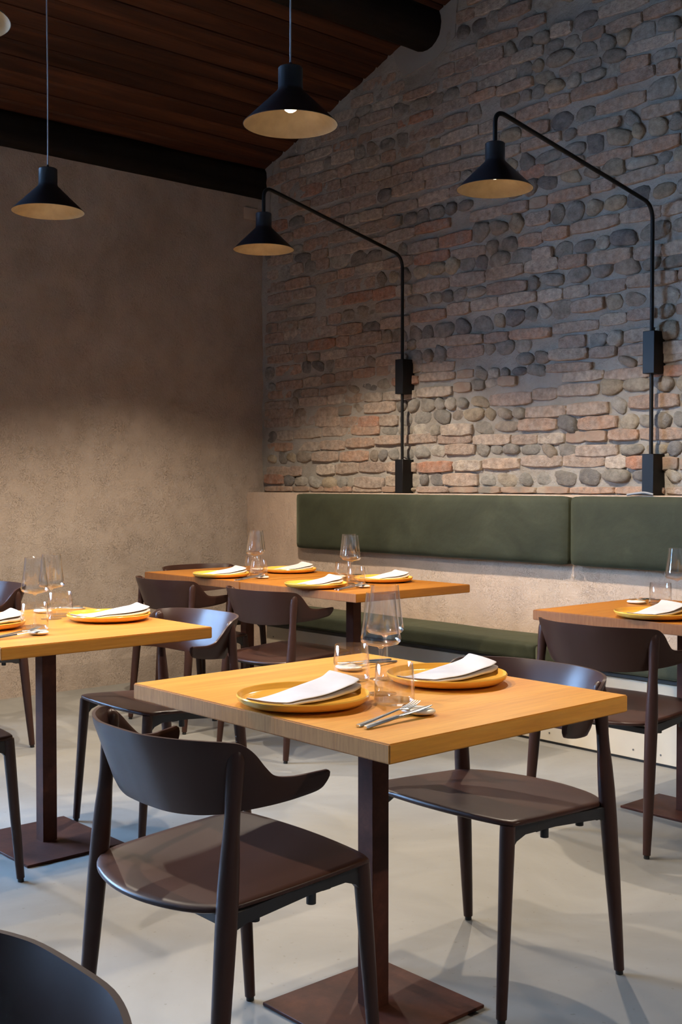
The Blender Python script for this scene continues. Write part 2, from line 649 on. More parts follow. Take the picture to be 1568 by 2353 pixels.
tag(link('ceiling_beam', rough_log('ceiling_beam', -6.245, 3.240, 0.11, 0.78, 0.95, 1.7, power=3.4), 'beam_wood'),
    'black-brown hewn beam along the top of the plaster wall', kind='structure')
tag(link('ceiling_beam', rough_log('ceiling_purlin', -4.70, 3.835, 0.128, 1.0, 1.0, 8.2), 'beam_wood'),
    'round dark log purlin ending in the stone wall', kind='structure')
tag(link('ceiling_beam', rough_log('ceiling_purlin2', -2.9, 4.47, 0.128, 1.0, 1.0, 4.2), 'beam_wood'),
    'round dark log purlin high above the pendants', kind='structure')

# grey plaster patches around the beam ends
def patch(name, pts, y0, y1):
    n = len(pts)
    v = [(x, y0, z) for x, z in pts] + [(x, y1, z) for x, z in pts]
    f = [tuple(range(n)), tuple(range(2 * n - 1, n - 1, -1))] + [(i, (i + 1) % n, (i + 1) % n + n, i + n) for i in range(n)]
    return mesh(name, v, f)

link('mortar_patch', patch('patch', [(-4.86, 3.60), (-4.60, 3.64), (-4.46, 3.72), (-4.44, zc(-4.44)), (-4.95, zc(-4.95)), (-4.93, 3.70)], YS - 0.018, YS + 0.03), 'grey_plaster', wall_back)
link('mortar_patch', patch('patch', [(XL + 0.001, 3.0), (-6.13, 3.0), (-6.12, 3.2), (-6.08, zc(-6.08)), (XL + 0.001, zc(XL))], YS - 0.016, YS + 0.03), 'grey_plaster', wall_back)

tag(link('cover_plate', box_me('cover_plate', XL, XL + 0.012, 4.672, 4.786, 2.985, 3.062, 0.003), 'cover_plate'),
    'small square beige junction cover plate high on the plaster wall', 'cover plate')

# ------------------------------------------------------------------ stonework
def brick_variant(i):
    rnd = random.Random(100 + i)
    v, f = [], []
    nseg = 14
    base = []
    for k in range(nseg):
        # rounded rectangle outline walked at even angles
        a = 2 * math.pi * (k + 0.5) / nseg
        pw = 7.0
        ca, sa = math.cos(a), math.sin(a)
        q = (abs(ca) ** pw + abs(sa) ** pw) ** (-1 / pw)
        base.append((0.5 * q * ca * (1 + rnd.uniform(-0.03, 0.015)), 0.5 * q * sa * (1 + rnd.uniform(-0.10, 0.03))))
    rings = [(1.0, 1.2), (1.0, -0.55), (0.955, -0.9), (0.86, -1.0)]
    for (s, y) in rings:
        for (x, z) in base:
            j = rnd.uniform(-0.10, 0.10) if y < 0 else 0
            hx = 0.5 - (0.5 - abs(x)) - (1 - s) * 0.22
            hz = abs(z) - (1 - s) * 0.6
            v.append((math.copysign(max(hx, 0.02), x), y + j * 0.7, math.copysign(max(hz, 0.02), z)))
    for r_ in range(len(rings) - 1):
        for k in range(nseg):
            k2 = (k + 1) % nseg
            f.append((r_ * nseg + k, r_ * nseg + k2, (r_ + 1) * nseg + k2, (r_ + 1) * nseg + k))
    f.append(tuple(range((len(rings) - 1) * nseg, len(rings) * nseg)))
    me = auto_smooth(mesh('brick', v, f), 42)
    me.materials.append(MATS['brick'])
    return me

def stone_variant(i):
    rnd = random.Random(300 + i)
    v, f = [], []
    seg = 14
    lob = [rnd.uniform(-0.05, 0.05), rnd.uniform(-0.08, 0.08), rnd.uniform(-0.11, 0.11), rnd.uniform(-0.06, 0.06)]
    pw = rnd.choice((2.1, 2.4, 2.8, 3.4, 4.5))
    skew = rnd.uniform(-0.35, 0.35)
    ph = [rnd.uniform(0, 6.28) for _ in range(4)]
    rings = [(1.0, 1.0), (1.0, 0.0), (0.96, -0.42), (0.85, -0.74), (0.62, -0.93), (0.3, -1.0)]
    for (s, y) in rings:
        for k in range(seg):
            a = 2 * math.pi * k / seg
            ca, sa = math.cos(a), math.sin(a)
            q = (abs(ca) ** pw + abs(sa) ** pw) ** (-1 / pw)
            rr = 0.5 * q * s * (1 + sum(lob[h] * math.cos((h + 1) * a + ph[h]) for h in range(4)) * (0.6 + 0.4 * s))
            rr *= 1 + rnd.uniform(-0.07, 0.05)
            v.append((rr * ca + skew * rr * sa * 0.6, y * (1 + 0.25 * ca * skew) + 0.07 * rnd.uniform(-1, 1) * (1 if -0.99 < y < 0 else 0), rr * sa))
    for r_ in range(len(rings) - 1):
        for k in range(seg):
            k2 = (k + 1) % seg
            f.append((r_ * seg + k, r_ * seg + k2, (r_ + 1) * seg + k2, (r_ + 1) * seg + k))
    f.append(tuple(range((len(rings) - 1) * seg, len(rings) * seg)))
    me = mesh('stone', v, f, True)
    me.materials.append(MATS['stone'])
    return me

BRICKS = [brick_variant(i) for i in range(10)]
STONES = [stone_variant(i) for i in range(14)]

ROWS = [1.172, 1.212, 1.292, 1.366, 1.438, 1.506, 1.580, 1.654, 1.730, 1.794, 1.852, 1.922, 2.005, 2.070, 2.160, 2.238,
        2.315, 2.398, 2.487, 2.562, 2.662, 2.732]
KIND = 'BSBSBSMSBMBSBSBSBSBSB'
rr = random.Random(21)
nxt = 'S'
while ROWS[-1] < 4.85:
    ROWS.append(ROWS[-1] + (rr.uniform(0.066, 0.082) if nxt == 'B' else rr.uniform(0.075, 0.10)))
    KIND += nxt
    nxt = 'B' if nxt in 'SM' else ('S' if rr.random() < 0.75 else 'M')

BRICK_COL = [(0.40, 0.295, 0.225), (0.44, 0.325, 0.245), (0.46, 0.355, 0.275), (0.42, 0.28, 0.20), (0.45, 0.28, 0.19),
             (0.38, 0.275, 0.215), (0.48, 0.385, 0.30), (0.39, 0.305, 0.245), (0.50, 0.415, 0.33), (0.43, 0.31, 0.23)]
STONE_COL = [(0.26, 0.235, 0.195), (0.30, 0.265, 0.215), (0.22, 0.20, 0.175), (0.34, 0.285, 0.21), (0.36, 0.29, 0.20),
             (0.27, 0.255, 0.225), (0.32, 0.295, 0.255), (0.17, 0.16, 0.15), (0.40, 0.36, 0.30), (0.28, 0.23, 0.18), (0.25, 0.235, 0.205)]

pieces = []
rs = random.Random(5)
for ri in range(len(ROWS) - 1):
    z0, z1 = ROWS[ri], ROWS[ri + 1]
    x = XL + 0.012 + rs.uniform(0, 0.05)
    h0 = z1 - z0
    while x < -1.45:
        sag = 0.012 * math.sin(x * 1.7 + ri) + 0.008 * math.sin(x * 4.1 + ri * 2.3)
        zmid = (z0 + z1) / 2 + sag
        if ri == 0:
            zmid = (z0 + z1) / 2 + 0.004
        k = KIND[ri]
        u = rs.random()
        leftness = max(0.0, min(1.0, (-4.9 - x) / 0.5)) if zmid > 1.45 else 0.0
        leftness = max(leftness, max(0.0, min(1.0, (zmid - 2.75) / 0.4)) * max(0.0, min(1.0, (-4.1 - x) / 0.6)))
        if k == 'B':
            isb = u < 0.90
        elif k == 'S':
            isb = u < 0.10 + 0.55 * leftness
        else:
            isb = u < 0.45 + 0.3 * leftness
        if isb:
            ln = rs.choice((0.13, 0.17, 0.21, 0.245, 0.26, 0.27, 0.28)) * rs.uniform(0.93, 1.06)
            hh = min(h0 * 1.0, 0.080) * rs.uniform(0.88, 1.0)
            gap = rs.uniform(0.0, 0.008)
            tilt = rs.uniform(-1.6, 1.6)
            proud = rs.uniform(0.016, 0.032) * (1.0 - 0.45 * leftness)
        else:
            ln = rs.uniform(0.070, 0.165) * (0.8 + 0.4 * rs.random())
            hh = min(h0 * rs.uniform(0.78, 1.18), 0.112)
            if ln < hh:
                ln = hh * rs.uniform(0.9, 1.2)
            gap = rs.uniform(-0.008, 0.010)
            tilt = rs.uniform(-26, 16) if rs.random() < 0.6 else rs.uniform(-50, 10)
            if ln > 0.12:
                tilt *= 0.25
            proud = rs.uniform(0.014, 0.036) * (1.0 - 0.45 * leftness)
        xm = x + ln / 2
        if zmid + hh / 2 < zc(xm - 0.1) - 0.01 and (ri > 0 or zmid - hh / 2 > ZD - 0.004):
            nearlog = math.hypot(xm + 4.70, zmid - 3.80) < 0.26 or (xm < -6.09 and zmid > 2.98)
            if not nearlog and not (rs.random() < 0.012):
                if isb:
                    col = rs.choice(BRICK_COL)
                    if rs.random() < 0.05:
                        col = (0.43, 0.215, 0.135)
                else:
                    col = rs.choice(STONE_COL)
                j = rs.uniform(0.88, 1.12)
                col = tuple(c * j for c in col)
                if ri == 0:
                    tilt *= 0.2
                pieces.append((isb, xm, zmid, ln, hh, tilt, proud, col, rs.randrange(1000), rs.choice((0, 180)) if isb else rs.choice((0, 180, 0))))
        x += ln + gap

def piece_matrix(pc):
    isb, xm, zm, ln, hh, tilt, proud, col, vr, flip = pc
    return (Matrix.Translation((xm, YS - 0.004 + wall_relief(xm, zm) * 0.5, zm)) @ Matrix.Rotation(R(-tilt), 4, 'Y')
            @ Matrix.Rotation(R(flip), 4, 'Y') @ Matrix.Diagonal((ln, proud, hh, 1)))

def seen(pc):
    # inside the part of the wall the photograph shows
    return pc[1] < -2.95 and pc[2] < 3.98

vis_b = sorted([p_ for p_ in pieces if p_[0] and seen(p_)], key=lambda q: -q[3] * q[4])
vis_s = sorted([p_ for p_ in pieces if not p_[0] and seen(p_)], key=lambda q: -q[3] * q[4])
single = vis_b[:300] + vis_s[:300]
keep = set(id(q) for q in single)
for pc in single:
    me = BRICKS[pc[8] % len(BRICKS)] if pc[0] else STONES[pc[8] % len(STONES)]
    o = link('brick' if pc[0] else 'stone', me, None, wall_back)
    o.matrix_local = piece_matrix(pc)
    o.color = (*pc[7], 1)
bm = bmesh.new()
for pc in pieces:
    if id(pc) in keep:
        continue
    me = BRICKS[pc[8] % len(BRICKS)] if pc[0] else STONES[pc[8] % len(STONES)]
    n0 = len(bm.verts)
    bm.from_mesh(me)
    bm.verts.ensure_lookup_table()
    M_ = piece_matrix(pc)
    for v in bm.verts[n0:]:
        v.co = M_ @ v.co
me = bpy.data.meshes.new('small_masonry')
bm.to_mesh(me)
bm.free()
for pl in me.polygons:
    pl.use_smooth = True
link('small_masonry', me, 'masonry_far', wall_back)['kind'] = 'stuff'
me.materials.clear()
me.materials.append(MATS['masonry_far'])

# ------------------------------------------------------------------ bench
SEAM = [-5.62, -3.50, -1.38, 0.74]
bench = tag(empty('bench', (0, 0, 0)), 'long built-in bench base with cream front panels along the stone wall', 'bench')
BX0, BX1, BY, BZ = -5.60, 0.74, 4.382, 0.365
link('carcass', box_me('carcass', BX0, BX1, BY + 0.019, YD, 0.0, BZ), 'panel_cream', bench)
pan = [BX0, -3.965, -2.895, -1.83, -0.76, BX1]
for i in range(len(pan) - 1):
    q = link('panel', box_me('panel', pan[i] + 0.0015, pan[i + 1] - 0.0015, BY, BY + 0.018, 0.012, BZ - 0.004, 0.0015, 1), 'panel_cream', bench)
    for sx in (0.07, (pan[i + 1] - pan[i]) / 2, pan[i + 1] - pan[i] - 0.07):
        for sz in (0.05, 0.30):
            s_ = link('screw', lathe('screw', [(0.0001, 0.0), (0.0045, 0.0), (0.0045, 0.0012), (0.0001, 0.0016)], 10), 'panel_screw', q)
            s_.rotation_euler = (R(90), 0, 0)
            s_.location = (pan[i] + sx, BY - 0.0002, sz)
link('plinth_gap', box_me('plinth_gap', BX0, BX1, BY + 0.008, BY + 0.019, 0.0, 0.012), 'trim_dark', bench)
link('seat_board', box_me('seat_board', BX0 - 0.10, BX1, BY - 0.012, YD, BZ, BZ + 0.016), 'trim_dark', bench)

def cushion(name, x0, x1, y0, y1, z0, z1, rad, sag, seed, n=(36, 10, 8)):
    """soft padded block with rounded edges"""
    bm_ = bmesh.new()
    bmesh.ops.create_cube(bm_, size=2.0)
    nx, ny, nz = n
    bmesh.ops.subdivide_edges(bm_, edges=[e for e in bm_.edges if abs((e.verts[0].co - e.verts[1].co).x) > 1], cuts=nx, use_grid_fill=True)
    bmesh.ops.subdivide_edges(bm_, edges=[e for e in bm_.edges if abs((e.verts[0].co - e.verts[1].co).y) > 1], cuts=ny, use_grid_fill=True)
    bmesh.ops.subdivide_edges(bm_, edges=[e for e in bm_.edges if abs((e.verts[0].co - e.verts[1].co).z) > 1], cuts=nz, use_grid_fill=True)
    hx, hy, hz = (x1 - x0) / 2, (y1 - y0) / 2, (z1 - z0) / 2
    ctr = Vector(((x0 + x1) / 2, (y0 + y1) / 2, (z0 + z1) / 2))
    for v in bm_.verts:
        c = Vector((v.co.x * hx, v.co.y * hy, v.co.z * hz))
        # bring grid lines close to the edges into the rounding zone
        inner = Vector((max(-hx + rad, min(hx - rad, c.x)), max(-hy + rad, min(hy - rad, c.y)), max(-hz + rad, min(hz - rad, c.z))))
        d = c - inner
        if d.length > 1e-9:
            m_ = max(abs(d.x), abs(d.y), abs(d.z))
            d = d.normalized() * m_
        c = inner + d
        fx = max(0.0, 1 - (c.x / hx) ** 6)
        c += Vector((0, -1, 0)) * 0
        n_ = noise.noise(Vector((c.x * 2.3 + seed, c.y * 4, c.z * 4)))
        if sag == 'seat' and c.z > 0:
            c.z += 0.005 * fx * max(0.0, 1 - (c.y / hy) ** 2) + 0.004 * n_
        if sag == 'back' and c.y < 0:
            c.y -= 0.010 * fx * max(0.0, 1 - (c.z / hz) ** 2) + 0.004 * n_
        v.co = ctr + c
    me_ = bpy.data.meshes.new(name)
    bm_.to_mesh(me_)
    bm_.free()
    for pl in me_.polygons:
        pl.use_smooth = True
    return me_

def piping(name, x0, x1, z0, z1, y, r, rc=0.03):
    pts = fillet([(x0 + 0.3, y, z0), (x0, y, z0), (x0, y, z1), (x1, y, z1), (x1, y, z0), (x0 + 0.3, y, z0)], rc)
    return tube(name, pts, r, 8)

names = ['beside the plaster wall corner', 'beyond the lone table by the wall lamp', 'furthest from the plaster wall']
for i in range(3):
    x0, x1 = SEAM[i] + 0.004, SEAM[i + 1] - 0.004
    sx0 = -5.66 if i == 0 else x0
    s_ = link('seat_cushion', cushion('seat_cushion', sx0, x1 - 0.0, 4.345, YD - 0.002, BZ + 0.0165, 0.466, 0.020, 'seat', i * 9.0), 'velvet_green')
    tag(s_, 'flat green velvet bench seat cushion ' + names[i], 'cushion', 'bench seat cushions')
    bk = link('back_cushion', cushion('back_cushion', x0 - 0.024, x1 - 0.024, 4.644, YD - 0.001, 0.826, 1.168, 0.022, 'back', i * 5.0 + 2), 'velvet_green')
    tag(bk, 'long green velvet back cushion ' + names[i], 'cushion', 'bench back cushions')
    link('piping', piping('piping', x0 - 0.018, x1 - 0.030, 0.832, 1.162, 4.656, 0.0035), 'velvet_green', bk)

tag(link('cable_end', tube('cable_end', fillet([(-3.215, 4.69, 1.176), (-3.19, 4.685, 1.18), (-3.12, 4.69, 1.188), (-3.08, 4.70, 1.178)], 0.02), 0.006, 8), 'cord_grey'),
    'short grey cable end lying on the ledge by the wall lamp foot', 'cable')

# ------------------------------------------------------------------ lamps
SH = dict(rim=0.155, neck=0.0405, cone_h=0.112, neck_h=0.075)
shade_me = lathe('lamp_shade', [(SH['rim'], 0.0), (SH['rim'] + 0.0012, 0.001), (SH['neck'] + 0.004, SH['cone_h'] - 0.003), (SH['neck'], SH['cone_h'] + 0.006),
                                (SH['neck'], SH['cone_h'] + SH['neck_h'] - 0.004), (SH['neck'] - 0.004, SH['cone_h'] + SH['neck_h']), (0.0001, SH['cone_h'] + SH['neck_h'])], 56, True, 40)
lining_me = lathe('shade_lining', [(SH['rim'] - 0.0005, 0.0002), (SH['neck'] + 0.0015, SH['cone_h'] - 0.005), (0.030, SH['cone_h'] - 0.006), (0.026, 0.080), (0.026, 0.054), (0.0001, 0.054)], 56, True, 40)
lens_me = lathe('lamp_lens', [(0.0001, -0.012), (0.010, -0.010), (0.018, -0.005), (0.022, 0.001), (0.022, 0.004), (0.0001, 0.004)], 24)

def lamp_head(parent, z, power=1.0):
    """z = rim height in the lamp's own frame"""
    for nm, me_, mt, dz in (('lamp_shade', shade_me, 'lamp_black', 0), ('shade_lining', lining_me, 'lamp_gold', 0), ('bulb', lens_me, 'lamp_lens', 0.052)):
        o = link(nm, me_, mt, parent)
        o.location = (0, 0, z + dz)
    l = bpy.data.lights.new('lamp_light', 'SPOT')
    l.spot_size = R(132)
    l.spot_blend = 0.55
    l.energy = LAMP_POWER * power
    l.color = LAMP_COL
    l.shadow_soft_size = 0.018
    lob_ = bpy.data.objects.new('lamp_light', l)
    C.objects.link(lob_)
    lob_.parent = parent
    lob_.location = (0, 0, z + 0.026)

RIM = 2.408
def pendant(x, y, label):
    p_ = tag(empty('pendant_lamp', (x, y, RIM)), label, 'lamp', 'conical pendant lamps')
    lamp_head(p_, 0.0)
    top = zc(x) - RIM
    hz = SH['cone_h'] + SH['neck_h']
    cm = tube('cord', [(0, 0, hz), (0.0015, 0.001, hz + (top - hz) * 0.3), (-0.002, 0, hz + (top - hz) * 0.6), (0, 0, top)], 0.0032, 8)
    link('cord', cm, 'cord_grey', p_)
    link('cord_grip', lathe('cord_grip', [(0.0001, 0), (0.006, 0), (0.006, 0.012), (0.004, 0.016), (0.0001, 0.016)], 14), 'lamp_black', p_).location = (0, 0, hz)
    link('ceiling_rose', lathe('ceiling_rose', [(0.0001, -0.03), (0.045, -0.03), (0.05, -0.026), (0.05, 0.03), (0.0001, 0.03)], 24), 'lamp_black', p_).location = (0, 0, top)
    return p_

pendant(-2.985, 2.44, 'black conical pendant lamp hanging highest in view, showing its bright bulb')
pendant(-4.635, 2.43, 'black conical pendant lamp hanging against the plaster wall')
pendant(-2.888, 1.237, 'conical pendant lamp whose rim just enters the upper left corner')
pendant(-4.635, 1.235, 'conical pendant lamp over the far-left table beyond the frame edge')
pendant(0.315, 2.44, 'conical pendant lamp far beyond the right frame edge')

def wall_lamp(xb, head, label):
    hx, hy = head
    yb = 4.772
    w = tag(empty('wall_lamp', (hx, hy, RIM + 0.02)), label, 'lamp', 'long-armed wall lamps')
    org = Vector((hx, hy, RIM + 0.02))
    hz = SH['cone_h'] + SH['neck_h']
    lamp_head(w, 0.0, 1.2)
    top = RIM + 0.02 + hz
    pts = [(xb, yb, 1.20), (xb, yb, 2.545), (hx + (xb - hx) * 0.035, hy + (yb - hy) * 0.035, 2.735), (hx, hy, 2.70), (hx, hy, top - 0.003)]
    # rounded elbow over the lamp head
    pts = [Vector(p_) for p_ in pts]
    d = (pts[1] - Vector((hx, hy, 2.76))).normalized()
    apex = Vector((hx, hy, 2.752))
    path = fillet([pts[0], pts[1], apex, Vector((hx, hy, top - 0.004))], 0.075, 9)
    link('arm', tube('arm', [p_ - org for p_ in path], 0.0095, 12), 'pole_black', w)
    link('socket_cap', lathe('socket_cap', [(0.0001, 0), (0.013, 0), (0.013, 0.006), (0.0001, 0.006)], 16), 'pole_black', w).location = (0, 0, hz)
    for (z0, z1) in ((1.174, 1.370), (1.750, 1.950)):
        q = link('wall_bracket', box_me('wall_bracket', xb - 0.032 - hx, xb + 0.032 - hx, yb - 0.028 - hy, YS + 0.0 - hy, z0 - org.z, z1 - org.z, 0.002, 1), 'pole_black', w)
    return w

wall_lamp(-4.815, (-4.735, 3.692), 'black long-armed wall lamp reaching over the paired corner tables')
wall_lamp(-3.140, (-3.140, 3.641), 'black long-armed wall lamp beside the lone table, nearest the frame edge')

# ------------------------------------------------------------------ tables
TH = 0.038
def make_table(cx, cy, sx, sy, label, group, tone=(1, 1, 1), base=(0.215, 0.20), nst=5, z=0.75):
    t = tag(empty('dining_table', (cx, cy, 0)), label, 'table', group)
    w = sx / nst
    rnd = random.Random(int(cx * 100))
    xs = [-sx / 2]
    for i in range(nst):
        xs.append(xs[-1] + w * rnd.uniform(0.8, 1.2))
    k = sx / (xs[-1] - xs[0])
    xs = [-sx / 2 + (x - xs[0]) * k for x in xs]
    for i in range(nst):
        bm_ = bmesh.new()
        bmesh.ops.create_cube(bm_, size=1.0)
        wi = xs[i + 1] - xs[i]
        for v in bm_.verts:
            v.co = Vector((v.co.x * (wi - 0.0004), v.co.y * sy, v.co.z * TH))
        eds = []
        for e in bm_.edges:
            m_ = (e.verts[0].co + e.verts[1].co) / 2
            endx = (i == 0 and m_.x < -wi * 0.3) or (i == nst - 1 and m_.x > wi * 0.3)
            endy = abs(m_.y) > sy * 0.3
            along_y = abs((e.verts[0].co - e.verts[1].co).y) > sy * 0.5
            along_z = abs((e.verts[0].co - e.verts[1].co).z) > TH * 0.5
            if (along_y and endx) or (endy and not along_y and not along_z) or (along_z and endx and endy):
                eds.append(e)
        bmesh.ops.bevel(bm_, geom=eds, offset=0.0025, segments=2, affect='EDGES')
        me_ = bpy.data.meshes.new('plank')
        bm_.to_mesh(me_)
        bm_.free()
        auto_smooth(me_, 40)
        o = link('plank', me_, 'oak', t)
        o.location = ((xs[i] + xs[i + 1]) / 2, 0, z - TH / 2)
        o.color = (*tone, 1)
    link('pole', box_me('pole', -0.026, 0.026, -0.026, 0.026, 0.008, z - TH - 0.006, 0.0015, 1), 'table_steel', t)
    link('top_plate', box_me('top_plate', -0.16, 0.16, -0.16, 0.16, z - TH - 0.007, z - TH - 0.0005), 'table_steel', t)
    link('base_plate', box_me('base_plate', -base[0], base[0], -base[1], base[1], 0.001, 0.009, 0.0012, 1), 'table_steel', t)
    return t

G_T = 'square oak-topped pedestal tables'
T_MAIN = (-1.966, 1.855)
T_LEFT = (-3.632, 1.885)
T_A = (-4.99, 3.775)
T_B = (-4.13, 3.765)
T_R = (-2.365, 3.838)
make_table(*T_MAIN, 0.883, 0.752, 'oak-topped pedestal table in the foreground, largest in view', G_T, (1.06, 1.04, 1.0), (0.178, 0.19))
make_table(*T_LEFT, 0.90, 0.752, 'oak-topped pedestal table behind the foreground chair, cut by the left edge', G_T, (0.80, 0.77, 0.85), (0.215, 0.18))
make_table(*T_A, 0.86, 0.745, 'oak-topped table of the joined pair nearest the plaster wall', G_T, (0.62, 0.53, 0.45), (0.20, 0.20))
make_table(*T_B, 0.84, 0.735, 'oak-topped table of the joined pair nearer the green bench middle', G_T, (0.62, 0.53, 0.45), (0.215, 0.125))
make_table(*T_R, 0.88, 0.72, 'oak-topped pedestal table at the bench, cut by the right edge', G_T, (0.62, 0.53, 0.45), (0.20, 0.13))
make_table(-5.235, 1.885, 0.90, 0.752, 'oak-topped table showing only one corner at the left edge', G_T)

# ------------------------------------------------------------------ chairs
def interp(tab, s):
    for i in range(len(tab) - 1):
        if s <= tab[i + 1][0] or i == len(tab) - 2:
            a, b_ = tab[i], tab[i + 1]
            t = (s - a[0]) / (b_[0] - a[0])
            t = max(0.0, min(1.0, t))
            return tuple(a[k] + (b_[k] - a[k]) * t for k in range(1, len(a)))

def smooth_tab(tab, n=60):
    """Catmull-Rom through table rows (s, v...)"""
    out = []
    for i in range(len(tab) - 1):
        p0 = tab[max(i - 1, 0)]
        p1, p2 = tab[i], tab[i + 1]
        p3 = tab[min(i + 2, len(tab) - 1)]
        for k in range(n // (len(tab) - 1) + 1):
            t = k / (n // (len(tab) - 1) + 1)
            row = []
            for c in range(len(p1)):
                row.append(0.5 * (2 * p1[c] + (p2[c] - p0[c]) * t + (2 * p0[c] - 5 * p1[c] + 4 * p2[c] - p3[c]) * t * t + (3 * p1[c] - p0[c] - 3 * p2[c] + p3[c]) * t ** 3))
            out.append(tuple(row))
    out.append(tab[-1])
    return out

def make_backrest():
    # s, xb, yb (plan at z .60), xt, yt (plan at z .75), z bottom, z top
    tab = [(0.00, 0.000, -0.232, 0.000, -0.290, 0.592, 0.752),
           (0.15, 0.075, -0.228, 0.080, -0.286, 0.593, 0.752),
           (0.30, 0.140, -0.209, 0.152, -0.261, 0.597, 0.752),
           (0.42, 0.181, -0.183, 0.205, -0.226, 0.602, 0.751),
           (0.50, 0.201, -0.158, 0.234, -0.196, 0.606, 0.749),
           (0.55, 0.210, -0.141, 0.246, -0.174, 0.609, 0.743),
           (0.60, 0.218, -0.122, 0.254, -0.152, 0.611, 0.724),
           (0.65, 0.224, -0.103, 0.260, -0.130, 0.613, 0.694),
           (0.70, 0.229, -0.085, 0.265, -0.109, 0.615, 0.674),
           (0.78, 0.236, -0.056, 0.272, -0.073, 0.619, 0.668),
           (0.86, 0.243, -0.025, 0.279, -0.038, 0.625, 0.669),
           (0.92, 0.248, 0.000, 0.284, -0.012, 0.631, 0.671),
           (0.96, 0.251, 0.012, 0.287, 0.000, 0.638, 0.672),
           (0.985, 0.2525, 0.019, 0.289, 0.007, 0.648, 0.6725),
           (1.00, 0.2535, 0.023, 0.290, 0.011, 0.659, 0.670)]
    half = smooth_tab(tab, 56)
    rows = []
    for r_ in reversed(half[1:]):
        rows.append((-r_[1], r_[2], -r_[3], r_[4], r_[5], r_[6]))
    for r_ in half:
        rows.append((r_[1], r_[2], r_[3], r_[4], r_[5], r_[6]))
    nv = 8
    verts, faces = [], []
    th = 0.0065
    def P(r_, z):
        t = (z - 0.60) / 0.15
        return Vector((r_[0] + (r_[2] - r_[0]) * t, r_[1] + (r_[3] - r_[1]) * t, z))
    n = len(rows)
    for side in (1, -1):
        for i in range(n):
            for k in range(nv + 1):
                f = k / nv
                z = rows[i][4] + (rows[i][5] - rows[i][4]) * f
                p_ = P(rows[i], z)
                a = P(rows[max(i - 1, 0)], z)
                b_ = P(rows[min(i + 1, n - 1)], z)
                tng = (b_ - a)
                nrm = Vector((tng.y, -tng.x, 0)).normalized()
                # outward: away from the sitter
                tk = th
                e_ = min(k, nv - k)
                if e_ == 0:
                    tk = th * 0.55
                verts.append(p_ + nrm * tk * side)
    half_n = n * (nv + 1)
    def idx(side, i, k):
        return side * half_n + i * (nv + 1) + k
    for side in (0, 1):
        for i in range(n - 1):
            for k in range(nv):
                q = (idx(side, i, k), idx(side, i + 1, k), idx(side, i + 1, k + 1), idx(side, i, k + 1))
                faces.append(q if side == 0 else q[::-1])
    # round nosing along top and bottom edges
    for i in range(n - 1):
        faces.append((idx(0, i, nv), idx(0, i + 1, nv), idx(1, i + 1, nv), idx(1, i, nv)))
        faces.append((idx(0, i, 0), idx(1, i, 0), idx(1, i + 1, 0), idx(0, i + 1, 0)))
    for i in (0, n - 1):
        for k in range(nv):
            faces.append((idx(0, i, k), idx(0, i, k + 1), idx(1, i, k + 1), idx(1, i, k)))
    return auto_smooth(mesh('backrest', verts, faces), 38)

def make_seat():
    no = 72
    poly = []
    def arc_back(t):          # back edge between the rear corners
        x = 0.222 - 0.444 * t
        return (x, -0.222 - 0.063 * (1 - (x / 0.222) ** 2))
    def corner(p0, p1, p2, n=7):
        return [tuple(p0[c] * (1 - t) ** 2 + 2 * p1[c] * t * (1 - t) + p2[c] * t * t for c in (0, 1)) for t in [k / n for k in range(n + 1)]]
    half = []
    for k in range(9):                                   # front edge from the middle to the corner
        x = 0.205 * k / 8
        half.append((x, 0.187 - 0.018 * (x / 0.22) ** 2))
    half += corner((0.214, 0.168), (0.2365, 0.166), (0.237, 0.142))
    half += [(0.2395, 0.10), (0.240, 0.04), (0.2395, -0.03), (0.238, -0.09), (0.2355, -0.135)]
    b1 = arc_back(0.16)
    half += corner((0.2335, -0.165), (0.230, -0.222), b1)
    half += [arc_back(t) for t in (0.20, 0.25, 0.30, 0.35, 0.40, 0.45, 0.5)]
    poly = half + [(-x, y) for (x, y) in reversed(half[1:-1])]
    # even spacing round the outline
    seg_l = [math.dist(poly[k], poly[(k + 1) % len(poly)]) for k in range(len(poly))]
    tot = sum(seg_l)
    outl, k, acc = [], 0, 0.0
    for q in range(no):
        d_ = tot * q / no
        while acc + seg_l[k] < d_:
            acc += seg_l[k]
            k += 1
        t = (d_ - acc) / seg_l[k]
        a_, b2 = poly[k], poly[(k + 1) % len(poly)]
        outl.append((a_[0] + (b2[0] - a_[0]) * t, a_[1] + (b2[1] - a_[1]) * t))
    def zs(x, y):
        z = 0.4515 + 0.060 * y
        z -= 0.010 * max(0, 1 - (x / 0.22) ** 2) * max(0, 1 - ((y + 0.05) / 0.20) ** 2)
        z -= 0.004 * max(0, (y - 0.12) / 0.06)
        return z
    verts, faces = [], []
    th = 0.012
    layers = []
    rad = [0.001, 0.25, 0.5, 0.75, 0.92, 0.985, 1.0]
    def ring(s, dz):
        i0 = len(verts)
        for (x, y) in outl:
            verts.append((x * s, y * s - 0.0, zs(x * s, y * s) + dz))
        return i0
    rings = [ring(s, 0 if s < 0.999 else -0.0035) for s in rad]
    rings.append(ring(1.0, -th + 0.003))
    rings += [ring(s, -th) for s in (0.985, 0.92, 0.6, 0.001)]
    for a, b_ in zip(rings[:-1], rings[1:]):
        for k in range(no):
            k2 = (k + 1) % no
            faces.append((a + k, a + k2, b_ + k2, b_ + k))
    return auto_smooth(mesh('seat', verts, faces), 50)

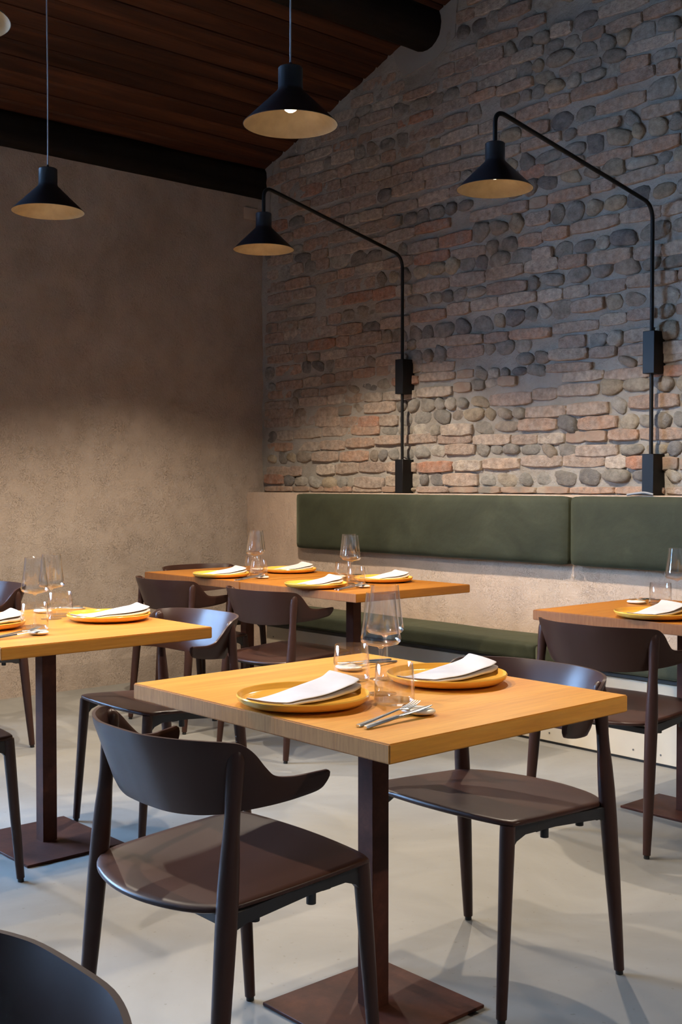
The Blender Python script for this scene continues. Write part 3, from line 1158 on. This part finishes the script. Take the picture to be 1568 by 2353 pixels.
def rail_me(s):
    """side rail of the underframe, filleted into the legs; profile in the leg plane"""
    yf, yr = 0.158, -0.208
    top = 0.4455
    pr = []
    pr += [(yf, 0.4490), (-0.02, 0.4385), (yr, 0.4275)]
    pr += [(yr, 0.360), (yr + 0.008, 0.382), (yr + 0.022, 0.396), (yr + 0.05, 0.404)]
    pr += [(0.0, 0.416), (yf - 0.055, 0.417), (yf - 0.025, 0.406), (yf - 0.010, 0.390), (yf - 0.004, 0.362), (yf, 0.35)]
    n = len(pr)
    v = []
    for w in (-0.008, 0.008):
        for (y, z) in pr:
            t = (y - yr) / (yf - yr)
            x = 0.2365 + (0.211 - 0.2365) * t
            v.append((s * (x - 0.001) + w, y, z))
    f = [tuple(range(n)), tuple(range(2 * n - 1, n - 1, -1))] + [(i, (i + 1) % n, (i + 1) % n + n, i + n) for i in range(n)]
    return mesh('side_rail', v, f)

def make_chair():
    ch = empty('armchair', (0, 0, 0))
    link('seat', make_seat(), 'chair_brown', ch)
    link('backrest', make_backrest(), 'chair_brown', ch)
    for s in (-1, 1):
        def rp(z):
            t = z / 0.735
            return (s * (0.249 + (0.2298 - 0.249) * t), -0.242 + (-0.175 + 0.242) * t, z)
        zr = [(0.012, 0.0128), (0.1, 0.0155), (0.25, 0.0190), (0.40, 0.0212), (0.47, 0.0210), (0.53, 0.0190), (0.575, 0.0160), (0.61, 0.0152), (0.65, 0.0168),
              (0.69, 0.0182), (0.715, 0.0178), (0.730, 0.0150), (0.738, 0.0095), (0.741, 0.003)]
        lg = link('leg', tube('leg', [rp(z) for z, _ in zr], [r_ for _, r_ in zr], 16, 60), 'chair_brown', ch)
        link('foot_cap', tube('foot_cap', [rp(0.0005), rp(0.0125)], 0.0095, 12), 'foot_cap_black', lg)
        def fp(z):
            t = z / 0.44
            return (s * (0.2215 + (0.211 - 0.2215) * t), 0.189 + (0.1555 - 0.189) * t, z)
        zr = [(0.012, 0.0125), (0.1, 0.0140), (0.25, 0.0160), (0.38, 0.0178), (0.43, 0.0182), (0.4465, 0.0178)]
        lg = link('leg', tube('leg', [fp(z) for z, _ in zr], [r_ for _, r_ in zr], 16, 60), 'chair_brown', ch)
        link('foot_cap', tube('foot_cap', [fp(0.0005), fp(0.0125)], 0.0095, 12), 'foot_cap_black', lg)
        link('side_rail', rail_me(s), 'chair_frame_black', ch)
    link('cross_rail', box_me('cross_rail', -0.225, 0.225, 0.04, 0.065, 0.414, 0.436, 0.003, 1), 'chair_frame_black', ch)
    link('cross_rail', box_me('cross_rail', -0.23, 0.23, -0.195, -0.17, 0.396, 0.418, 0.003, 1), 'chair_frame_black', ch)
    for sx in (-0.19, 0.19):
        for y in (0.02, -0.12):
            link('stacking_stud', lathe('stacking_stud', [(0.0001, 0), (0.010, 0), (0.010, 0.030), (0.0001, 0.030)], 12), 'chair_frame_black', ch).location = (sx * 1.12, y, 0.392)
    return ch

G_C = 'dark brown armchairs at the tables'
chairs = [
    (-1.9686, 1.4692, -0.85, 'dark brown armchair with its back to the camera, at the foreground table'),
    (-1.9335, 2.196, 181.2, 'dark brown armchair facing the camera across the foreground table'),
    (-2.4045, 3.507, 0.0, 'dark brown armchair tucked at the table cut by the right edge'),
    (-4.203, 3.442, 0.0, 'dark brown armchair with its back to us at the joined tables, nearer the bench middle'),
    (-4.996, 3.445, 0.0, 'dark brown armchair with its back to us at the joined tables, nearer the plaster wall'),
    (-5.455, 3.905, -90.0, 'dark brown armchair at the far end of the joined tables, only its rim showing'),
    (-3.560, 2.268, 180.0, 'dark brown armchair facing us behind the left table, glossy blue highlight on its back'),
    (-3.540, 1.445, 0.0, 'dark brown armchair at the near side of the left table, cut by the left edge'),
    (-5.235, 2.275, 180.0, 'dark brown armchair at the table showing one corner, behind the wine glasses'),
    (-1.032, 0.272, 180.0, 'dark brown armchair in the bottom left corner, closest to the camera'),
]
proto = make_chair()
for i, (x, y, a, lab) in enumerate(chairs):
    o = proto if i == 0 else copy_tree(proto)
    o.location = (x, y, 0)
    o.rotation_euler = (0, 0, R(a))
    tag(o, lab, 'armchair', G_C)

# ------------------------------------------------------------------ tableware
TZ = 0.7502
plate_me = lathe('plate', [(0.0001, 0.004), (0.09, 0.004), (0.095, 0.0), (0.105, 0.0), (0.112, 0.004), (0.135, 0.007), (0.1435, 0.014), (0.146, 0.022), (0.1435, 0.0245), (0.140, 0.022), (0.1365, 0.0135), (0.128, 0.0105), (0.06, 0.0092), (0.0001, 0.009)], 72, True, 50)
plate_me.materials.append(MATS['plate_yellow'])

def napkin_me(seed):
    rnd = random.Random(seed)
    # folded strip: S-profile of three plies swept along the long axis
    W, LN = 0.104, 0.262
    prof = []
    nply, hgap = 3, 0.0042
    for p_ in range(nply):
        xs = [(-W / 2 + 0.004) + (W - 0.008) * k / 7 for k in range(8)]
        if p_ % 2 == 1:
            xs = xs[::-1]
        for x in xs:
            prof.append((x, p_ * hgap * 2))
        if p_ < nply - 1:
            sgn = 1 if p_ % 2 == 0 else -1
            for a in (-50, 0, 50):
                prof.append((sgn * (W / 2 - 0.004 + 0.0042 * math.cos(R(a))), p_ * hgap * 2 + hgap + hgap * math.sin(R(a))))
    nu = 20
    verts, faces = [], []
    np_ = len(prof)
    lift = rnd.uniform(0.9, 1.15)
    ph = rnd.uniform(0, 6)
    for i in range(nu + 1):
        u = i / nu
        y = -LN / 2 + LN * u
        open_ = 0.38 + 0.62 * u ** 1.6 * lift          # plies spring open towards one end
        wsc = 0.92 + 0.08 * u
        for k, (x, z) in enumerate(prof):
            xx = x * wsc
            t = z / (hgap * 4)
            zz = 0.0030 + z * open_
            zz += t * 0.009 * u ** 2.0 * (0.5 - 1.0 * xx / W) * 1.4
            zz += 0.0014 * math.sin(9 * u + ph + xx * 40)
            zz += 0.006 * max(0.0, (abs(u - 0.5) - 0.40) / 0.1)
            verts.append((xx + 0.004 * math.sin(5 * u + ph), y + t * 0.010 * (u - 0.5) - 0.02 * (xx / W) * (u - 0.5), zz))
    for i in range(nu):
        for k in range(np_ - 1):
            faces.append((i * np_ + k, i * np_ + k + 1, (i + 1) * np_ + k + 1, (i + 1) * np_ + k))
    me_ = bpy.data.meshes.new('napkin')
    me_.from_pydata(verts, [], faces)
    tmp = bpy.data.objects.new('tmp', me_)
    C.objects.link(tmp)
    md = tmp.modifiers.new('s', 'SOLIDIFY')
    md.thickness = 0.0022
    md.offset = 0
    md = tmp.modifiers.new('d', 'SUBSURF')
    md.levels = 1
    res = baked(tmp)
    bpy.data.objects.remove(tmp)
    for pl in res.polygons:
        pl.use_smooth = True
    res.materials.clear()
    res.materials.append(MATS['linen'])
    return res

napkins = [napkin_me(i) for i in range(4)]

bowl_me = lathe('bowl', [(0.0335, 0.2310), (0.0385, 0.185), (0.0440, 0.140), (0.0462, 0.128), (0.0455, 0.121), (0.040, 0.1155), (0.024, 0.1115), (0.008, 0.1085), (0.0042, 0.104), (0.0001, 0.104),
                         ], 48, True, 60)
bowl_in = lathe('bowl_i', [(0.0335, 0.2310), (0.0326, 0.2306), (0.0375, 0.185), (0.0430, 0.140), (0.0450, 0.129), (0.0443, 0.1235), (0.0395, 0.1185), (0.024, 0.1148), (0.008, 0.1125), (0.0001, 0.112)], 48, True, 60)
bowl_all = join_me('bowl', [bowl_me, bowl_in])
for pl in bowl_all.polygons:
    pl.use_smooth = True
stem_me = lathe('stem', [(0.0046, 0.1045), (0.0036, 0.096), (0.0031, 0.07), (0.0032, 0.03), (0.0042, 0.010), (0.008, 0.0055)], 20, True, 60)
wfoot_me = lathe('foot', [(0.0001, 0.0005), (0.0355, 0.0005), (0.037, 0.0014), (0.0355, 0.0024), (0.020, 0.0036), (0.008, 0.0058), (0.0001, 0.0062)], 48, True, 40)
tumbler_me = lathe('tumbler', [(0.0001, 0.0004), (0.0400, 0.0004), (0.0435, 0.003), (0.0450, 0.012), (0.0440, 0.045), (0.0405, 0.088), (0.0398, 0.0886), (0.0392, 0.088), (0.0428, 0.045), (0.0438, 0.013), (0.042, 0.0085), (0.0001, 0.0085)], 48, True, 50)
for me_ in (bowl_all, stem_me, wfoot_me, tumbler_me):
    me_.materials.append(MATS['glass'])

def pebble_me():
    bm_ = bmesh.new()
    bmesh.ops.create_uvsphere(bm_, u_segments=28, v_segments=14, radius=1.0)
    for v in bm_.verts:
        z = v.co.z
        zz = math.copysign(abs(z) ** 0.75, z)
        d = math.hypot(v.co.x, v.co.y)
        dip = 0.30 * max(0.0, 1 - (d / 0.75) ** 2) if z > 0 else 0
        v.co = Vector((v.co.x * 0.041, v.co.y * 0.030, 0.0075 + 0.0073 * (zz - dip)))
    me_ = bpy.data.meshes.new('cutlery_rest')
    bm_.to_mesh(me_)
    bm_.free()
    for pl in me_.polygons:
        pl.use_smooth = True
    me_.materials.append(MATS['ceramic_cream'])
    return me_
rest_me = pebble_me()

def strip_me(name, stations):
    """flat tapered bar along +y; stations: (y, halfwidth, z centre, half thickness)"""
    v, f = [], []
    for (y, w, z, t) in stations:
        v += [(-w, y, z - t * 0.3), (-w * 0.7, y, z + t), (w * 0.7, y, z + t), (w, y, z - t * 0.3), (w * 0.7, y, z - t), (-w * 0.7, y, z - t)]
    n = 6
    for i in range(len(stations) - 1):
        for k in range(n):
            k2 = (k + 1) % n
            f.append((i * n + k, i * n + k2, (i + 1) * n + k2, (i + 1) * n + k))
    f.append(tuple(range(n)))
    f.append(tuple(range((len(stations) - 1) * n, len(stations) * n)))
    return auto_smooth(mesh(name, v, f), 45)

fork_handle = strip_me('handle', [(0.0, 0.0050, 0, 0.0020), (0.004, 0.0062, 0, 0.0022), (0.05, 0.0052, 0, 0.0020), (0.10, 0.0036, 0.001, 0.0018), (0.135, 0.0030, 0.002, 0.0018)])
fh = [strip_me('h', [(0.133, 0.0030, 0.002, 0.0018), (0.142, 0.0065, 0.0012, 0.0012), (0.150, 0.0105, 0.0002, 0.0010), (0.160, 0.0112, -0.0004, 0.0009)])]
for k in range(4):
    cx_ = (k - 1.5) * 0.0058
    t_ = strip_me('t', [(0.158, 0.0020, -0.0004, 0.0009), (0.185, 0.0017, 0.002, 0.0008), (0.202, 0.0009, 0.0065, 0.0006)])
    for v in t_.vertices:
        v.co.x += cx_
    fh.append(t_)
fork_head = auto_smooth(join_me('head', fh), 45)
knife_handle = strip_me('handle', [(0.0, 0.0045, 0, 0.0028), (0.003, 0.0058, 0, 0.0033), (0.06, 0.0056, 0, 0.0032), (0.10, 0.0048, 0, 0.0028)])
knife_blade = strip_me('blade', [(0.098, 0.0048, 0, 0.0026), (0.108, 0.0075, 0, 0.0012), (0.16, 0.0088, 0, 0.0009), (0.195, 0.0066, 0, 0.0008), (0.212, 0.0012, 0, 0.0005)])
for me_ in (fork_handle, fork_head, knife_handle, knife_blade):
    me_.materials.append(MATS['steel'])

def aim(o, a, b_):
    """lay a piece whose axis is +y from point a towards b"""
    d = Vector(b_) - Vector(a)
    o.location = a
    rz = math.atan2(-d.x, d.y)
    o.rotation_euler = (math.atan2(d.z, math.hypot(d.x, d.y)), 0, rz)
    o.rotation_mode = 'XYZ'

protos = {}
def put(kind, loc, rz, label, cat, group):
    if kind in ('wine_glass', 'fork', 'knife'):
        if kind not in protos:
            p_ = empty(kind, (0, 0, 0))
            for nm, me_ in {'wine_glass': (('bowl', bowl_all), ('stem', stem_me), ('foot', wfoot_me)), 'fork': (('handle', fork_handle), ('head', fork_head)), 'knife': (('handle', knife_handle), ('blade', knife_blade))}[kind]:
                link(nm, me_, None, p_)
            protos[kind] = p_
            o = p_
        else:
            o = copy_tree(protos[kind])
    else:
        me_ = {'plate': plate_me, 'tumbler': tumbler_me, 'cutlery_rest': rest_me}[kind]
        o = link(kind, me_)
    o.location = loc
    o.rotation_euler = (0, 0, rz)
    return tag(o, label, cat, group)

nn = [0]
def setting(where, plate=None, wine=None, tumbler=None, rest=None, back=False, nap_rot=8.0, fork=True):
    s = -1 if back else 1
    if plate:
        put('plate', (plate[0], plate[1], TZ), 0, 'yellow ceramic plate ' + where, 'plate', 'yellow plates')
        nm = link('napkin', napkins[nn[0] % 4])
        nn[0] += 1
        nm.location = (plate[0] + 0.004, plate[1] + 0.008, TZ + 0.0118)
        nm.rotation_euler = (R(0.5), 0, R(nap_rot))
        tag(nm, 'folded off-white napkin ' + where, 'napkin', 'folded linen napkins')
    if wine:
        put('wine_glass', (wine[0], wine[1], TZ), random.uniform(0, 6), 'tall wine glass ' + where, 'wine glass', 'wine glasses')
    if tumbler:
        put('tumbler', (tumbler[0], tumbler[1], TZ), random.uniform(0, 6), 'low water tumbler ' + where, 'tumbler', 'water tumblers')
    if rest:
        put('cutlery_rest', (rest[0], rest[1], TZ), R(random.uniform(-8, 8)), 'cream cutlery rest ' + where, 'cutlery rest', 'cutlery rests')
        if fork:
            f_ = put('fork', (0, 0, 0), 0, 'steel fork ' + where, 'fork', 'steel forks')
            a = (rest[0] + s * 0.016, rest[1] - s * 0.185, TZ + 0.003)
            b_ = (rest[0] - s * 0.014, rest[1] + s * 0.0, TZ + 0.0165)
            aim(f_, a, b_)
            k_ = put('knife', (0, 0, 0), 0, 'steel knife ' + where, 'knife', 'steel knives')
            a = (rest[0] + s * 0.041, rest[1] - s * 0.188, TZ + 0.004)
            b_ = (rest[0] + s * 0.022, rest[1] + s * 0.0, TZ + 0.0170)
            aim(k_, a, b_)

setting('at the near side of the foreground table', (-1.934, 1.615), (-1.905, 1.820), (-1.806, 1.767), (-1.690, 1.722), nap_rot=10)
setting('at the far side of the foreground table', (-1.918, 2.053), (-2.043, 1.966), (-2.083, 1.892), (-2.205, 1.994), True, nap_rot=4)
setting('at the near side of the left table', (-3.667, 1.668), (-3.600, 1.830), (-3.505, 1.780), (-3.387, 1.733), nap_rot=8)
setting('at the far side of the left table', (-3.589, 2.106), (-3.742, 1.965), (-3.798, 2.030), (-3.947, 2.037), True, nap_rot=3)
setting('on the chair side of the joined table by the plaster wall', (-4.862, 3.510), (-4.785, 3.670), (-4.705, 3.635), (-4.648, 3.612))
setting('on the bench side of the joined table by the plaster wall', (-4.874, 3.975), (-4.925, 3.790), (-5.005, 3.825), (-5.10, 3.93), True)
setting('on the chair side of the joined table nearer the bench middle', (-4.077, 3.481), (-4.108, 3.730), (-4.030, 3.690), (-3.930, 3.640))
setting('on the bench side of the joined table nearer the bench middle', (-4.106, 3.939), (-4.235, 3.830), (-4.315, 3.865), (-4.42, 3.93), True)
setting('on the chair side of the table cut by the right edge', (-2.348, 3.602))
setting('on the bench side of the table cut by the right edge', (-2.330, 4.040), (-2.470, 3.935), (-2.575, 3.985), (-2.672, 3.965), True)
